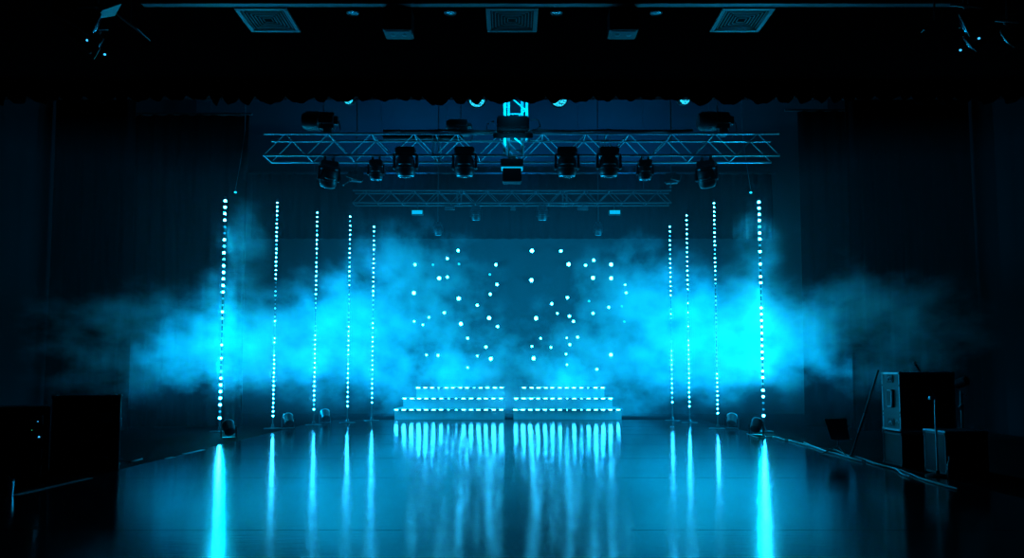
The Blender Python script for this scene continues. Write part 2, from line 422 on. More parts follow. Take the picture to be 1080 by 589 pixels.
# ------------------------------------------------------------------ moving heads
def moving_head(px, py_top, Y, size, tilt, lab, group, ztop=None, yaw=0, multi=False, reach=0):
    p = at(px, py_top, Y)
    z = ztop if ztop is not None else p.z
    t = thing('moving_head_light', (p.x, Y, z), lab, 'stage light', group, yaw)
    s = size
    for sx in (-.09, .09):
        if reach:      # the clamp arm reaches back to the front chord
            c = MB().box((sx * s, reach / 2 - .02, -.02 * s), (.04 * s, reach, .03)); c.box((sx * s, reach - .035, -.02 * s - .03), (.05 * s, .03, .10))
        else:
            c = MB().box((sx * s, 0, .0), (.05 * s, .07 * s, .10 * s), None, .006); c.tube((sx * s - .025 * s, 0, .045 * s), (sx * s + .025 * s, 0, .045 * s), .035 * s)
        c.build('clamp', M['black'], t)
    MB().box((0, 0, -.09 * s), (.36 * s, .26 * s, .12 * s), None, .02 * s).build('base_housing', M['plastic'], t)
    y = MB()
    y.box((0, 0, -.165 * s), (.45 * s, .14 * s, .035 * s), None, .01 * s)
    for sx in (-1, 1):
        y.box((sx * .208 * s, 0, -.29 * s), (.04 * s, .14 * s, .28 * s), None, .015 * s)
        y.tube((sx * .185 * s, 0, -.36 * s), (sx * .233 * s, 0, -.36 * s), .06 * s, seg=16)
    y.build('yoke', M['plastic'], t)
    X = T(0, 0, -.37 * s) @ RX(PI + tilt)      # head axis: local +z points to the lens, downward
    MB().lathe([(.09 * s, -.19 * s), (.145 * s, -.17 * s), (.17 * s, -.1 * s), (.178 * s, 0), (.178 * s, .09 * s), (.165 * s, .15 * s), (.14 * s, .18 * s)], X, 28).build('head', M['plastic'], t, smooth=True)
    MB().ring(.138 * s, .013 * s, X @ T(0, 0, .175 * s)).build('lens_rim', M['alu'], t, smooth=True)
    if multi:
        MB().lathe([(.13 * s, .172 * s), (.128 * s, .178 * s)], X).build('lens_plate', M['black'], t)
        for k in range(7):
            a = 2 * PI * k / 6; R = 0 if k == 6 else .085 * s
            MB().lathe([(.03 * s, .176 * s), (.028 * s, .19 * s), (.01 * s, .198 * s)], X @ T(R * math.cos(a), R * math.sin(a), 0), 12).build('small_lens', M['steel'] if k % 2 else M['glass'], t, smooth=True)
    else:
        MB().lathe([(.128 * s, .172 * s), (.11 * s, .195 * s), (.06 * s, .21 * s), (.01 * s, .215 * s)], X).build('lens', M['glass'], t, smooth=True)
    # moulded band and carrying handle on the head
    MB().ring(.178 * s, .008 * s, X @ T(0, 0, .03 * s)).build('band', M['black'], t, smooth=True)
    MB().ring(.11 * s, .011 * s, X @ T(0, .12 * s, -.03 * s), 16, 6, PI).build('handle', M['panel'], t, smooth=True)
    return t
GH = 'moving head lights on the front truss'
zh = zb_ - .045
for px, s, tilt, yaw, multi, lab in (
    (347, .78, .45, .5, False, 'tilted moving head light at the road case end of the front truss'),
    (397, .60, .12, 0, True, 'small many-lens moving head light on the front truss, road case side'),
    (428, .86, .18, 0, False, 'large moving head light next to the small many-lens head, road case side'),
    (490, .86, .18, 0, False, 'large moving head light under the low hoist on the front truss'),
    (598, .86, .18, 0, False, 'large moving head light next to the middle box light, microphone stand side'),
    (642, .86, .18, 0, False, 'large moving head light between another large head and a small many-lens head'),
    (680, .60, .12, 0, True, 'small many-lens moving head light on the front truss, microphone stand side'),
    (745, .78, .45, -.5, False, 'tilted moving head light at the microphone stand end of the front truss')):
    big = s > .8
    moving_head(px, 165, TY - .17 if big else TY, s, tilt, lab, GH, zh + .135 if big else zb_ - .02 - .08 * s, yaw, multi, .17 if big else 0)
# a box light hanging under the middle tower
p = at(540, 167, TY)
t = thing('box_light', (p.x, TY - .02, zh), 'black box light with a bright bar hanging under the middle of the front truss', 'stage light')
MB().box((0, 0, -.02), (.12, .08, .09)).build('clamp', M['black'], t)
MB().box((0, 0, -.11), (.36, .2, .14), None, .01).build('upper_housing', M['plastic'], t)
MB().box((0, 0, -.30), (.30, .2, .22), None, .012).build('lower_housing', M['plastic'], t)
MB().box((0, -.01, -.185), (.34, .215, .016), None, .003).build('bright_bar', M['lampface'], t)  # glow put into the material so the bar reads bright
# rear truss fixtures
GR = 'moving head lights on the rear truss'
moving_head(502, 216, T2Y, .60, .25, 'moving head light under the rear truss above the road case side cluster', GR, z2b - .02 - .05)
moving_head(572, 216, T2Y, .60, .25, 'moving head light under the rear truss above the microphone stand side cluster', GR, z2b - .02 - .05)
moving_head(462, 236, 17.9, .5, .35, 'faint moving head light hanging low behind the rear truss, road case side', GR)
moving_head(631, 236, 17.9, .5, .35, 'faint moving head light hanging low behind the rear truss, microphone stand side', GR)
for px in (462, 631):
    p = at(px, 236, 17.9)
    o = MB().tube((0, 0, .05), (0, 0, SCEIL - p.z), .014, seg=8).build('drop_pipe', M['black'], None, (p.x, 17.9, p.z))
    tag(o, 'thin black drop pipe holding the low rear moving head, %s side' % ('road case' if px < 540 else 'microphone stand'), 'pipe', 'drop pipes')
for px, py, w_, hh, lab, face in ((440, 224, .24, .085, 'small lit panel light under the rear truss, road case side', 'lampface'), (648.5, 224, .24, .085, 'small lit panel light under the rear truss, microphone stand side', 'lampface'),
                        (474, 219, .2, .06, 'dim bar light under the rear truss beside the road case side moving head', 'panel'), (615, 219.5, .22, .05, 'dim bar light under the rear truss beside the microphone stand side moving head', 'panel'),
                        (541, 219.5, .1, .05, 'tiny dim light under the middle of the rear truss', 'panel')):
    p = at(px, py, T2Y)
    t = thing('panel_light', (p.x, T2Y, p.z), lab, 'stage light', 'panel lights on the rear truss')
    MB().box((0, .05, 0), (w_ + .03, .1, hh + .03), None, .008).build('housing', M['plastic'], t)
    MB().box((0, -.005, 0), (w_, .012, hh), None, .003).build('front_panel', M[face], t)
    MB().box((0, .04, (z2b - p.z) / 2), (.03, .03, z2b - p.z)).build('hanger', M['black'], t)

# PAR cans that peek out under the valance hem
BZ = at(540, 88, 11.4).z
t = thing('hanging_pipe', (0, 11.4, BZ), 'long black pipe behind the valance carrying the round lamps', 'pipe')
MB().tube((-4.4, 0, 0), (4.4, 0, 0), .024).build('bar', M['black'], t, smooth=True)
for xx in (-4, -1.4, 1.4, 4): MB().tube((xx, 0, .02), (xx, 0, SCEIL - BZ), .006, seg=6).build('suspension_wire', M['black'], t)
def honey():
    m = bpy.data.materials.new('honeycomb_lens'); m.use_nodes = True; nt = m.node_tree
    b = nt.nodes['Principled BSDF']; b.inputs['Base Color'].default_value = (.1, .1, .1, 1)
    v = nt.nodes.new('ShaderNodeTexVoronoi'); v.inputs['Scale'].default_value = 60
    tc = nt.nodes.new('ShaderNodeTexCoord'); nt.links.new(tc.outputs['Object'], v.inputs['Vector'])
    r = nt.nodes.new('ShaderNodeMapRange'); r.inputs[1].default_value = .35; r.inputs[2].default_value = .75; r.inputs[3].default_value = 1.5; r.inputs[4].default_value = .15
    nt.links.new(v.outputs['Distance'], r.inputs[0]); nt.links.new(r.outputs[0], b.inputs['Emission Strength'])
    b.inputs['Emission Color'].default_value = (.02, .62, .95, 1)
    return m
M['honey'] = honey()
for px, py, r, lab in ((503, 104.5, .13, 'large lamp with a lit honeycomb face under the valance beside the tower, road case side'),
                       (589.5, 104, .13, 'large lamp with a lit honeycomb face under the valance beside the tower, microphone stand side'),
                       (461, 104.5, .085, 'small lit lamp under the valance above the small many-lens head'),
                       (367.5, 105, .075, 'small lit lamp under the valance above the road case end of the truss'),
                       (722, 105, .08, 'small lit lamp under the valance above the microphone stand end of the truss')):
    p = at(px, py, 11.2)
    t = thing('par_can', (p.x, 11.2, p.z), lab, 'stage light', 'lamps under the valance')
    X = RX(PI / 2 + .25)
    MB().lathe([(r * .55, -.3), (r * .8, -.26), (r * 1.02, -.1), (r * 1.08, 0), (r * 1.08, .015), (r, .018)], X, 28).build('housing', M['black'], t, smooth=True)
    MB().lathe([(r * .96, .016), (r * .7, .03), (r * .2, .04)], X, 28).build('lens', M['honey'], t, smooth=True)
    y = MB()
    for sx in (-1, 1): y.tube((sx * r * 1.1, .1, .0), (sx * r * .9, .2, BZ - p.z), .01, seg=6)
    y.build('hanging_yoke', M['black'], t)

# ------------------------------------------------------------------ LED columns
led_near = MB().sphere((0, 0, 0), .021, 10, 6).build('led', M['led'][2]); me_near = led_near.data
led_far = MB().sphere((0, 0, 0), .0125, 8, 6).build('led', M['led'][2]); me_far = led_far.data
bpy.data.objects.remove(led_near); bpy.data.objects.remove(led_far)
def column(px_top, py_top, px_bot, py_bot, Y, pitch, pattern, me, lab, group, rodr):
    a = at(px_top, py_top, Y); b = at(px_bot, py_bot, Y)
    xb = (a.x + b.x) / 2
    t = thing('led_column', (xb, Y, 0), lab, 'LED column', group)
    MB().lathe([(.16, 0), (.16, .012), (.05, .02), (.025, .05), (.022, .08)], None, 24).build('base_plate', M['black'], t, smooth=True)
    MB().tube((0, 0, .05), (0, 0, a.z + .05), rodr, seg=8).build('rod', M['black'], t, smooth=True)
    MB().lathe([(rodr * 1.6, a.z + .04), (rodr * 1.6, a.z + .07), (rodr, a.z + .075)], None, 10).build('top_cap', M['black'], t, smooth=True)
    n = int(round((a.z - b.z) / pitch))
    for i in range(n + 1):
        z = b.z + (a.z - b.z) * i / n
        py = py_bot + (py_top - py_bot) * i / n
        lv = pattern(i, n, py)
        link_mesh('led', me, t, (0, 0, z), M['led'][lv])
    return t
NL = {212: 3, 219.5: 3, 226.4: 2, 233.3: 3, 253.4: 3, 260.6: 1, 267: 3, 274: 1, 280.7: 3, 287.4: 3, 294.7: 3, 301.4: 3, 308: 2, 328: 2, 340: 1, 362: 2, 377.5: 2, 390.7: 1, 398: 3, 405: 3, 412: 3, 419.4: 3, 426.5: 3, 441.5: 3}
NR = {213.3: 3, 220.4: 3, 227: 2, 234: 3, 240: 1, 247: 3, 253.4: 3, 267.3: 3, 281.5: 3, 295.4: 3, 301: 3, 326.3: 3, 333: 2, 339.5: 3, 345.7: 2, 352.8: 2, 359: 2, 366: 2, 374: 3, 380: 3, 388.5: 1, 394: 2, 401: 3, 413: 3, 420: 3, 438.9: 3}
def near_pat(D):
    def f(i, n, py):
        k = min(D, key=lambda q: abs(q - py))
        return D[k] if abs(k - py) < 3.7 else 0
    return f
def far_pat(seed, lo, hi):
    """bright at both ends, faint between the fractions lo and hi of the height"""
    rnd = random.Random(seed); seq = [rnd.random() for _ in range(200)]
    def f(i, n, py):
        v = i / n
        if i == 0 or i == n: return 3
        q = seq[i]
        if lo < v < hi: return 0 if q < .3 else (1 if q < .85 else 2)
        return 2 if q < .78 else (3 if q < .9 else 1)
    return f
GLc = 'LED columns on the road case side'; GRc = 'LED columns on the microphone stand side'
cols = []
cols.append(column(237.4, 212, 232, 441.5, 13.3, .117, near_pat(NL), me_near, 'leftmost and brightest LED column, with large spaced lamps, by the leg curtain', GLc, .012))
cols.append(column(292.5, 214, 287.8, 439, 14.0, .079, far_pat(1, .28, .64), me_far, 'slim LED column with fine dots, second from the left', GLc, .009))
cols.append(column(334.9, 224.5, 330.8, 432, 15.0, .092, far_pat(2, .33, .6), me_far, 'slim LED column with fine dots, third from the left', GLc, .009))
cols.append(column(369.6, 228.6, 366.3, 428.7, 15.7, .096, far_pat(3, .4, .66), me_far, 'slim LED column with fine dots, fourth from the left', GLc, .009))
cols.append(column(394.3, 239.5, 392.4, 424.8, 16.4, .1, far_pat(4, .45, .62), me_far, 'slim LED column nearest the steps on the road case side', GLc, .009))
cols.append(column(801.1, 213.3, 804.7, 438.9, 13.3, .111, near_pat(NR), me_near, 'rightmost and brightest LED column, with large spaced lamps, by the leg curtain', GRc, .012))
cols.append(column(753.5, 214.5, 756.5, 436, 14.0, .079, far_pat(6, .2, .62), me_far, 'slim LED column with fine dots, second from the right', GRc, .009))
cols.append(column(724.2, 227.5, 727, 429, 15.7, .096, far_pat(7, .35, .6), me_far, 'slim LED column with fine dots, third from the right', GRc, .009))
cols.append(column(706.8, 239.5, 708.5, 424.5, 16.4, .1, far_pat(8, .3, .62), me_far, 'slim LED column nearest the steps on the microphone stand side', GRc, .009))
for px, py, lab in ((248.3, 203, 'tiny cyan lamp on a hanging wire beside the top of the leftmost LED column'), (791.8, 203.2, 'tiny cyan lamp on a hanging wire beside the top of the rightmost LED column')):
    p = at(px, py, 13.0)
    t = thing('wire_lamp', p, lab, 'lamp', 'tiny hanging lamps')
    MB().sphere((0, 0, 0), .02, 10, 6, (1.3, 1, .9)).build('bulb', M['bulb'][0], t, None, True)
    MB().lathe([(.012, .015), (.016, .03), (.008, .06)], None, 10).build('socket', M['black'], t, None, True)
    q = at(px + (10 if px < 540 else -9), 138, 13.0)
    MB().path([(0, 0, .05), ((q.x - p.x) * .55, 0, (q.z - p.z) * .5), (q.x - p.x, 0, q.z - p.z), (q.x - p.x, 0, SCEIL - p.z)], .006, 6).build('wire', M['cablelight'], t)

# ------------------------------------------------------------------ LED steps
SY = 16.75; RISE = .235; TREAD = .36
def steps(side, lab):
    # x limits in metres of each tier, front to back, measured on the photograph
    pxs = {-1: ((414.5, 533), (423.5, 533), (437.5, 533)), 1: ((540.5, 657), (541, 647.5), (548, 639))}[side]
    dash = {-1: ([405 + k / 7.714 for k in (102, 162, 223, 284, 343, 405, 466, 525, 589, 648, 708, 768, 830, 893, 955)], [405 + k / 7.714 for k in (168, 228, 286, 344, 404, 466, 526, 587, 647, 709, 774, 830, 892, 953)], [405 + k / 7.714 for k in (278, 336, 391, 445, 506, 561, 621, 675, 733, 787, 841, 902, 957)]),
            1: ([525 + k / 7.714 for k in (143, 204, 263, 323, 382, 443, 505, 564, 621, 680, 737, 797, 856, 914, 978)], [525 + k / 7.714 for k in (150, 211, 272, 328, 388, 445, 505, 565, 621, 680, 738, 797, 855, 915)], [525 + k / 7.714 for k in (213, 275, 332, 391, 443, 505, 560, 620, 679, 734, 795, 852)])}[side]
    dim = {-1: ({8, 7, }, {6, 7}, {3, 8}), 1: ({7, 9}, {7, 9}, {9})}[side]
    x0 = at(pxs[0][0], 431, SY).x; x1 = at(pxs[0][1], 431, SY).x
    cx = (x0 + x1) / 2
    t = thing('led_steps', (cx, SY, 0), lab, 'steps', 'lit stage steps')
    for k in range(3):
        y0 = k * TREAD; xa = at(pxs[k][0], 431, SY + y0).x - cx; xb = at(pxs[k][1], 431, SY + y0).x - cx
        zz = (k + 1) * RISE
        D = 3 * TREAD - y0
        MB().box(((xa + xb) / 2, y0 + D / 2 + .05, zz - RISE / 2 - .015), (xb - xa - .04, D - .10, RISE - .03)).build('riser', M['riser'], t)
        MB().box(((xa + xb) / 2, y0 + D / 2 - .01, zz - .015), (xb - xa, D + .02, .03), None, .004).build('tread', M['riser'], t)
        st = MB().box(((xa + xb) / 2, y0 - .027, zz - .015), (xb - xa - .06, .014, .02)).build('led_strip', M['black'], t)
        for i, px in enumerate(dash[k]):
            x = at(px, 431, SY + y0).x - cx
            lv = 0 if i in dim[k] else (2 if (i < 3 or i > len(dash[k]) - 3) else 1)
            w_ = .078 if lv else .042
            if (side == 1 and k == 0 and i == 7): w_ = .02
            MB().box((0, 0, 0), (w_, .014, .014), None, .004).build('led', M['dash'][lv], st, (x, y0 - .034, zz - .015))
    return t
steps(-1, 'three-tier stage steps edged with LED dashes, road case side of the gap')
steps(1, 'three-tier stage steps edged with LED dashes, microphone stand side of the gap')

# ------------------------------------------------------------------ round lights on the rear wall
S_, B_, D_, N_ = 's', 'b', 'd', 'n'
LC = [(229, 57, N_), (184, 90, N_), (50, 116, N_), (124, 116, D_), (232, 113, D_), (385, 116, N_), (360, 156, D_), (184, 167, N_), (150, 172, B_), (390, 198, N_), (45, 233, B_), (362, 238, N_), (231, 256, B_), (308, 284, N_), (171, 315, N_), (108, 334, S_), (357, 337, B_), (46, 351, S_), (82, 365, S_), (240, 361, B_), (392, 372, N_), (268, 421, N_), (344, 457, N_), (97, 490, S_), (145, 492, N_), (308, 494, S_), (364, 506, B_), (268, 542, S_)]
RC = [(63, 58, B_), (183, 59, N_), (319, 97, N_), (215, 114, B_), (285, 118, N_), (391, 115, B_), (316, 170, B_), (391, 172, B_), (61, 180, B_), (449, 199, S_), (453, 232, N_), (210, 252, N_), (299, 267, D_), (145, 278, N_), (381, 292, N_), (435, 288, D_), (168, 317, S_), (316, 317, N_), (218, 329, N_), (235, 351, N_), (80, 338, B_), (446, 352, D_), (207, 419, S_), (252, 416, N_), (99, 421, S_), (220, 447, N_), (63, 454, S_), (142, 458, S_), (204, 486, S_), (390, 489, B_), (70, 504, B_), (208, 530, S_), (332, 549, N_)]
ORD = ['', 'second', 'third', 'fourth', 'fifth', 'sixth', 'seventh', 'eighth', 'ninth', 'tenth', 'eleventh', 'twelfth', 'thirteenth', 'fourteenth', 'fifteenth', 'sixteenth', 'seventeenth', 'eighteenth', 'nineteenth', 'twentieth']
def nth(i, n):
    if i == 0: return 'topmost'
    if i == n - 1: return 'lowest'
    if i < 17: return ORD[i] + ' from the top'
    return ORD[n - 1 - i] + ' from the bottom'
BYD = WB - .1
bulb_me = {}
for k, r in ((S_, .026), (N_, .034), (B_, .044), (D_, .03)):
    q = MB().lathe([(r, 0), (r * .95, .02), (r * .6, .036), (r * .2, .042)], RX(PI / 2), 14).build('lens', M['bulb'][1], None, None, True)
    h = MB().lathe([(r * .8, -.1), (r * 1.25, -.1), (r * 1.25, -.0), (r * 1.1, .008), (r * 1.0, .004)], RX(PI / 2), 14).build('housing', M['black'], None, None, True)
    d = MB().lathe([(r * .22, .0), (r * .22, .044), (r * .1, .047)], RX(PI / 2), 10).build('centre_cap', M['lampface'], None, None, True)
    bulb_me[k] = (q.data, h.data, d.data)
    for o in (q, h, d): bpy.data.objects.remove(o)
for cl, ox, sc, side in ((LC, 425, 3.93, 'road case'), (RC, 545, 3.928, 'microphone stand')):
    cl = sorted(cl, key=lambda c: c[1])
    for i, (cx, cyy, kd) in enumerate(cl):
        p = at(ox + cx / sc, 250 + cyy / sc, BYD)
        ad = {S_: 'small', N_: 'round', B_: 'large', D_: 'dim'}[kd]
        t = thing('wall_spotlight', p, '%s cyan spotlight, %s of the cluster above the %s side steps' % (ad, nth(i, len(cl)), side), 'spotlight', 'spotlights in the cluster on the %s side' % side)
        q, h, d = bulb_me[kd]
        link_mesh('housing', h, t, (0, 0, 0))
        link_mesh('lens', q, t, (0, 0, 0), M['bulb'][{S_: 1, N_: 1, B_: 2, D_: 0}[kd]])
        if kd != S_: link_mesh('centre_cap', d, t, (0, 0, 0))

# ------------------------------------------------------------------ floor lamps at the foot of the columns
def floor_par(px, py, rz, lab, group='floor lamps at the foot of the columns'):
    g = ground(px, py)
    t = thing('floor_par_light', g, lab, 'stage light', group, rz)
    MB().box((0, 0, .012), (.22, .16, .02), None, .004).build('floor_bracket', M['black'], t)
    y = MB()
    for sx in (-1, 1): y.box((sx * .11, 0, .1), (.014, .05, .19), None, .003)
    y.build('yoke', M['black'], t)
    X = T(0, 0, .17) @ RX(-.9)
    MB().lathe([(.05, -.12), (.08, -.1), (.09, 0), (.09, .08), (.085, .085)], X, 20).build('housing', M['plastic'], t, smooth=True)
    MB().ring(.088, .008, X @ T(0, 0, .085)).build('rim', M['alu'], t, smooth=True)
    MB().lathe([(.08, .08), (.06, .09), (.02, .095)], X, 20).build('lens', M['glass'], t, smooth=True)
    return t
floor_par(241, 463, .6, 'small floor lamp at the foot of the leftmost LED column')
floor_par(304, 453, .5, 'small floor lamp beside the second LED column from the left')
floor_par(343, 447, .4, 'small floor lamp beside the third LED column from the left')
floor_par(772, 453, -.4, 'small floor lamp beside the second LED column from the right')
floor_par(798, 460, -.6, 'small floor lamp at the foot of the rightmost LED column')

# ------------------------------------------------------------------ equipment on the road case side
def road_case(name, cx, cyy, z0, sx, sy, sz, lab, cat, rz=0, lid=.75, face='ply', wheels=True):
    t = thing(name, (cx, cyy, z0), lab, cat, None, rz)
    b = .0
    if wheels:
        b = .09
        for ax in (-1, 1):
            for ay in (-1, 1):
                MB().tube((ax * (sx / 2 - .07) - .015, ay * (sy / 2 - .07), .04), (ax * (sx / 2 - .07) + .015, ay * (sy / 2 - .07), .04), .04, seg=14).box((ax * (sx / 2 - .07), ay * (sy / 2 - .07), .08), (.05, .05, .03)).build('caster', M['black'], t)
    MB().box((0, 0, b + (sz - b) / 2), (sx - .01, sy - .01, sz - b - .01), None, .004).build('body', M[face], t)
    e = MB(); w_ = .022
    for ax in (-1, 1):
        for ay in (-1, 1): e.box((ax * (sx / 2 - w_ / 2), ay * (sy / 2 - w_ / 2), b + (sz - b) / 2), (w_, w_, sz - b), None, .003)
    for z in (b + w_ / 2, sz - w_ / 2):
        for ax in (-1, 1): e.box((ax * (sx / 2 - w_ / 2), 0, z), (w_, sy, w_), None, .003)
        for ay in (-1, 1): e.box((0, ay * (sy / 2 - w_ / 2), z), (sx, w_, w_), None, .003)
    e.build('edge_trim', M['alu'] if face == 'panel' else M['panel'], t)
    for ax in (-1, 1):
        for ay in (-1, 1):
            for z in (b + .012, sz - .012): MB().sphere((ax * (sx / 2 - .012), ay * (sy / 2 - .012), z), .022, 10, 6).build('ball_corner', M['alu'] if face == 'panel' else M['panel'], t, None, True)
    return t, b
g = ground(83, 499)
rc, b = road_case('road_case', -4.50, 8.1, 0, .62, .5, .78, 'tall black road case standing on the floor by the house curtain', 'road case', .455, wheels=False)
for sx in (-.18, .18):
    MB().box((sx, -.256, .55), (.1, .012, .11), None, .004).box((sx, -.264, .55), (.03, .01, .06), None, .003).build('latch', M['alu'] if 0 else M['panel'], rc)
hd = MB().box((0, -.254, .35), (.18, .008, .12), None, .003).ring(.05, .008, T(0, -.265, .33) @ RX(PI / 2), 16, 6, PI); hd.build('handle', M['panel'], rc)
MB().box((.315, 0, .48), (.008, .12, .1), None, .003).build('side_handle', M['panel'], rc)
MB().box((.19, -.262, .14), (.05, .012, .012), RY(.6), .003).build('buckle', M['alu'], rc)
# amplifier rack with indicator lamps
ax_, ay_ = -4.52, 6.95
t = thing('amplifier_rack', (ax_, ay_, 0), 'black amplifier rack with tiny indicator lamps in front of the road case', 'rack', None, .58)
MB().box((0, 0, .36), (.52, .42, .70), None, .006).build('cabinet', M['ply'], t)
for k in range(4):
    u = MB().box((0, -.214, .14 + k * .15), (.46, .012, .135), None, .003).build('amplifier_unit', M['plastic'], t)
    for sx in (-.2, .2): MB().tube((sx, -.222, .14 + k * .15 - .04), (sx, -.245, .14 + k * .15 - .04), .006, seg=8).tube((sx, -.222, .14 + k * .15 + .04), (sx, -.245, .14 + k * .15 + .04), .006, seg=8).tube((sx, -.242, .14 + k * .15 - .04), (sx, -.242, .14 + k * .15 + .04), .006, seg=8).build('handle', M['black'], u)
for ax in (-1, 1):
    for ay in (-1, 1): MB().lathe([(.03, 0), (.03, .012), (.02, .02)], T(ax * .2, ay * .15, 0), 12).build('rubber_foot', M['black'], t)
for px, py, m in ((33.5, 454, 'indg'), (41.2, 461.3, 'ind'), (40, 445, 'ind')):
    p = Matrix.Rotation(-.58, 3, 'Z') @ (at(px, py, ay_ - .1) - Vector((ax_, ay_, 0)))
    MB().sphere((p.x, -.222, p.z), .0075 if m == 'ind' and py > 450 else .004, 8, 6).build('indicator_lamp', M[m], t)
# tumbler
g = ground(9.5, 524)
t = thing('metal_tumbler', (g.x, g.y, .005 if abs(g.x) < 4.1 else 0), 'small metal tumbler on the floor at the near edge of the dance mat', 'tumbler')
MB().lathe([(.026, 0), (.03, .004), (.036, .125), (.033, .125), (.028, .012), (.0, .012)], None, 24).build('cup', M['steel'], t, smooth=True)
MB().lathe([(.037, .125), (.037, .137), (.03, .14)], None, 24).build('lid', M['plastic'], t, smooth=True)
MB().tube((.01, 0, .13), (-.012, 0, .17), .004, seg=8).build('straw', M['vent'], t)
# floor tape pieces along the mat edge
for a_, b__, lab in (((16, 523.5), (95, 505.2), 'long strip of pale floor tape along the mat edge in front of the road case'), ((176, 484.5), (183, 483), 'tiny piece of pale floor tape on the mat edge behind the road case'), ((194, 479.8), (214.6, 475.2), 'short strip of pale floor tape on the mat edge near the house curtain')):
    A = ground(*a_); B = ground(*b__); L_ = (B - A).length; mid = (A + B) / 2; ang = math.atan2(B.y - A.y, B.x - A.x)
    o = MB().box((0, 0, 0), (L_, .03 if L_ > 2 else .06, .0015)).build('floor_tape', M['tape'], None, (mid.x, mid.y, .0072)); o.rotation_euler = (0, 0, ang)
    tag(o, lab, 'tape', 'pale floor tape')

# ------------------------------------------------------------------ equipment on the microphone stand side
cx = 4.2 + .3
low, b = road_case('road_case', cx, 8.45, 0, .6, .42, .36, 'low black road case under the latched flight case', 'road case', 0, face='ply', wheels=False)
cs, b = road_case('flight_case', cx, 8.45, .3815, .6, .40, .64, 'grey flight case with metal bands and latches stacked on the low road case', 'flight case', 0, face='panel', wheels=False)
xs = -.302
for z, hh in ((.495, .022), (.20, .022), (.16, .014)): MB().box((xs, 0, z), (.008, .4, hh), None, .002).build('metal_band', M['vent'], cs)
h = MB().box((xs, .0, .35), (.006, .15, .2), None, .003); h.build('handle_dish', M['plastic'], cs)
MB().tube((xs - .012, -.05, .26), (xs - .012, -.05, .44), .009, seg=8).tube((xs - .012, -.05, .26), (xs - .012, .04, .26), .009, seg=8).tube((xs - .012, -.05, .44), (xs - .012, .04, .44), .009, seg=8).build('handle', M['alu'], cs)
for z, y_ in ((.57, 0), (.09, .0)):
    MB().box((xs, y_, z), (.008, .13, .09), None, .003).build('latch_plate', M['plastic'], cs)
    MB().ring(.032, .008, T(xs - .008, y_, z - .02) @ RZ(PI / 2) @ RX(PI / 2), 14, 6, PI).build('butterfly_latch', M['alu'], cs)
MB().ring(.03, .006, T(xs - .006, -.14, .09) @ RZ(PI / 2) @ RX(PI / 2), 14, 6, PI).build('butterfly_latch', M['alu'], cs)
# pole leaning on the flight case
A = ground(899, 484); B = at(923.5, 388, 8.95)
A.y = 9.0
t = thing('leaning_pole', (A.x, A.y, 0), 'long thin black pole leaning against the grey flight case', 'pole')
B = Vector((4.187, 8.68, 1.05)); A = Vector((4.0, 9.05, 0)); t.location = A
dv = B - A
MB().tube((0, 0, .01), dv, .011, seg=10).build('shaft', M['plastic'], t, smooth=True)
MB().lathe([(.018, 0), (.02, .01), (.014, .05)], None, 12).build('rubber_foot', M['black'], t)
MB().tube(dv * .3, dv * .52, .015, seg=10).build('lit_segment', M['panel'], t, smooth=True)  # paler sleeve stands in for the lit stretch of the shaft
# low music stand
g = ground(881, 482); 
t = thing('music_stand', (g.x + .06, g.y + .05, .0058), 'low black music stand beside the leaning pole', 'music stand', None, .25)
for k in range(3):
    a = 2 * PI * k / 3 + .4
    MB().tube((0, 0, .12), (.2 * math.cos(a), .2 * math.sin(a), .008), .008, seg=8).build('leg', M['black'], t, smooth=True)
MB().tube((0, 0, .1), (0, 0, .32), .01, seg=10).build('pole', M['black'], t, smooth=True)
MB().prism([(-.13, 0), (.13, 0), (.16, .26), (-.16, .26)], .006, T(0, -.04, .2) @ RX(1.25)).build('desk', M['panel'], t)
MB().box((0, -.07, .2), (.27, .05, .008), None, .002).build('ledge', M['black'], t)
# microphone stand with boom
g = ground(989, 503)
t = thing('microphone_stand', g, 'low microphone stand with a boom arm at the edge of the dance mat', 'microphone stand')
MB().lathe([(.11, 0), (.11, .012), (.09, .022), (.02, .03), (.016, .06)], None, 24).build('base', M['plastic'], t, smooth=True)
top = at(988, 420, g.y)
MB().tube((0, 0, .03), (0, 0, top.z), .009, seg=10).build('pole', M['alu'], t, smooth=True)
MB().box((-.02, 0, top.z), (.075, .04, .035), None, .006).build('boom_clutch', M['alu'], t)
bt = at(970, 391.5, g.y) - g
MB().tube((.03, 0, top.z - .03), bt, .006, seg=8).build('boom_arm', M['black'], t, smooth=True)
mc = MB().lathe([(.0, 0), (.009, 0), (.011, .08), (.0, .08)], Matrix.Translation(bt) @ RY(-.5), 12).build('microphone', M['plastic'], t, None, True)
mg = MB().sphere(bt + Vector((-.045, 0, .08)), .018, 12, 8).build('grille', M['alu'], mc, None, True)
# low equipment case with a lid, and a bottle
xq = at(996, 460, 7.55).x
t2, b = road_case('equipment_case', xq + .22, 7.75, 0, .42, .4, .42, 'low black equipment case beside the microphone stand', 'case', 0, face='ply', wheels=False)
MB().box((0, 0, .43), (.43, .41, .014), None, .003).build('lid_edge', M['alu'], t2)
MB().box((.08, -.206, .3), (.1, .01, .08), None, .003).build('latch', M['panel'], t2)
g = ground(1003, 506)
t = thing('drink_bottle', (g.x, g.y, 0), 'dark drink bottle on the floor in front of the equipment case', 'bottle')
MB().lathe([(.03, 0), (.033, .006), (.033, .13), (.025, .16), (.013, .185), (.013, .2)], None, 20).build('body', M['glass'], t, smooth=True)
MB().lathe([(.015, .195), (.015, .215), (.012, .218)], None, 16).build('cap', M['vent'], t, smooth=True)
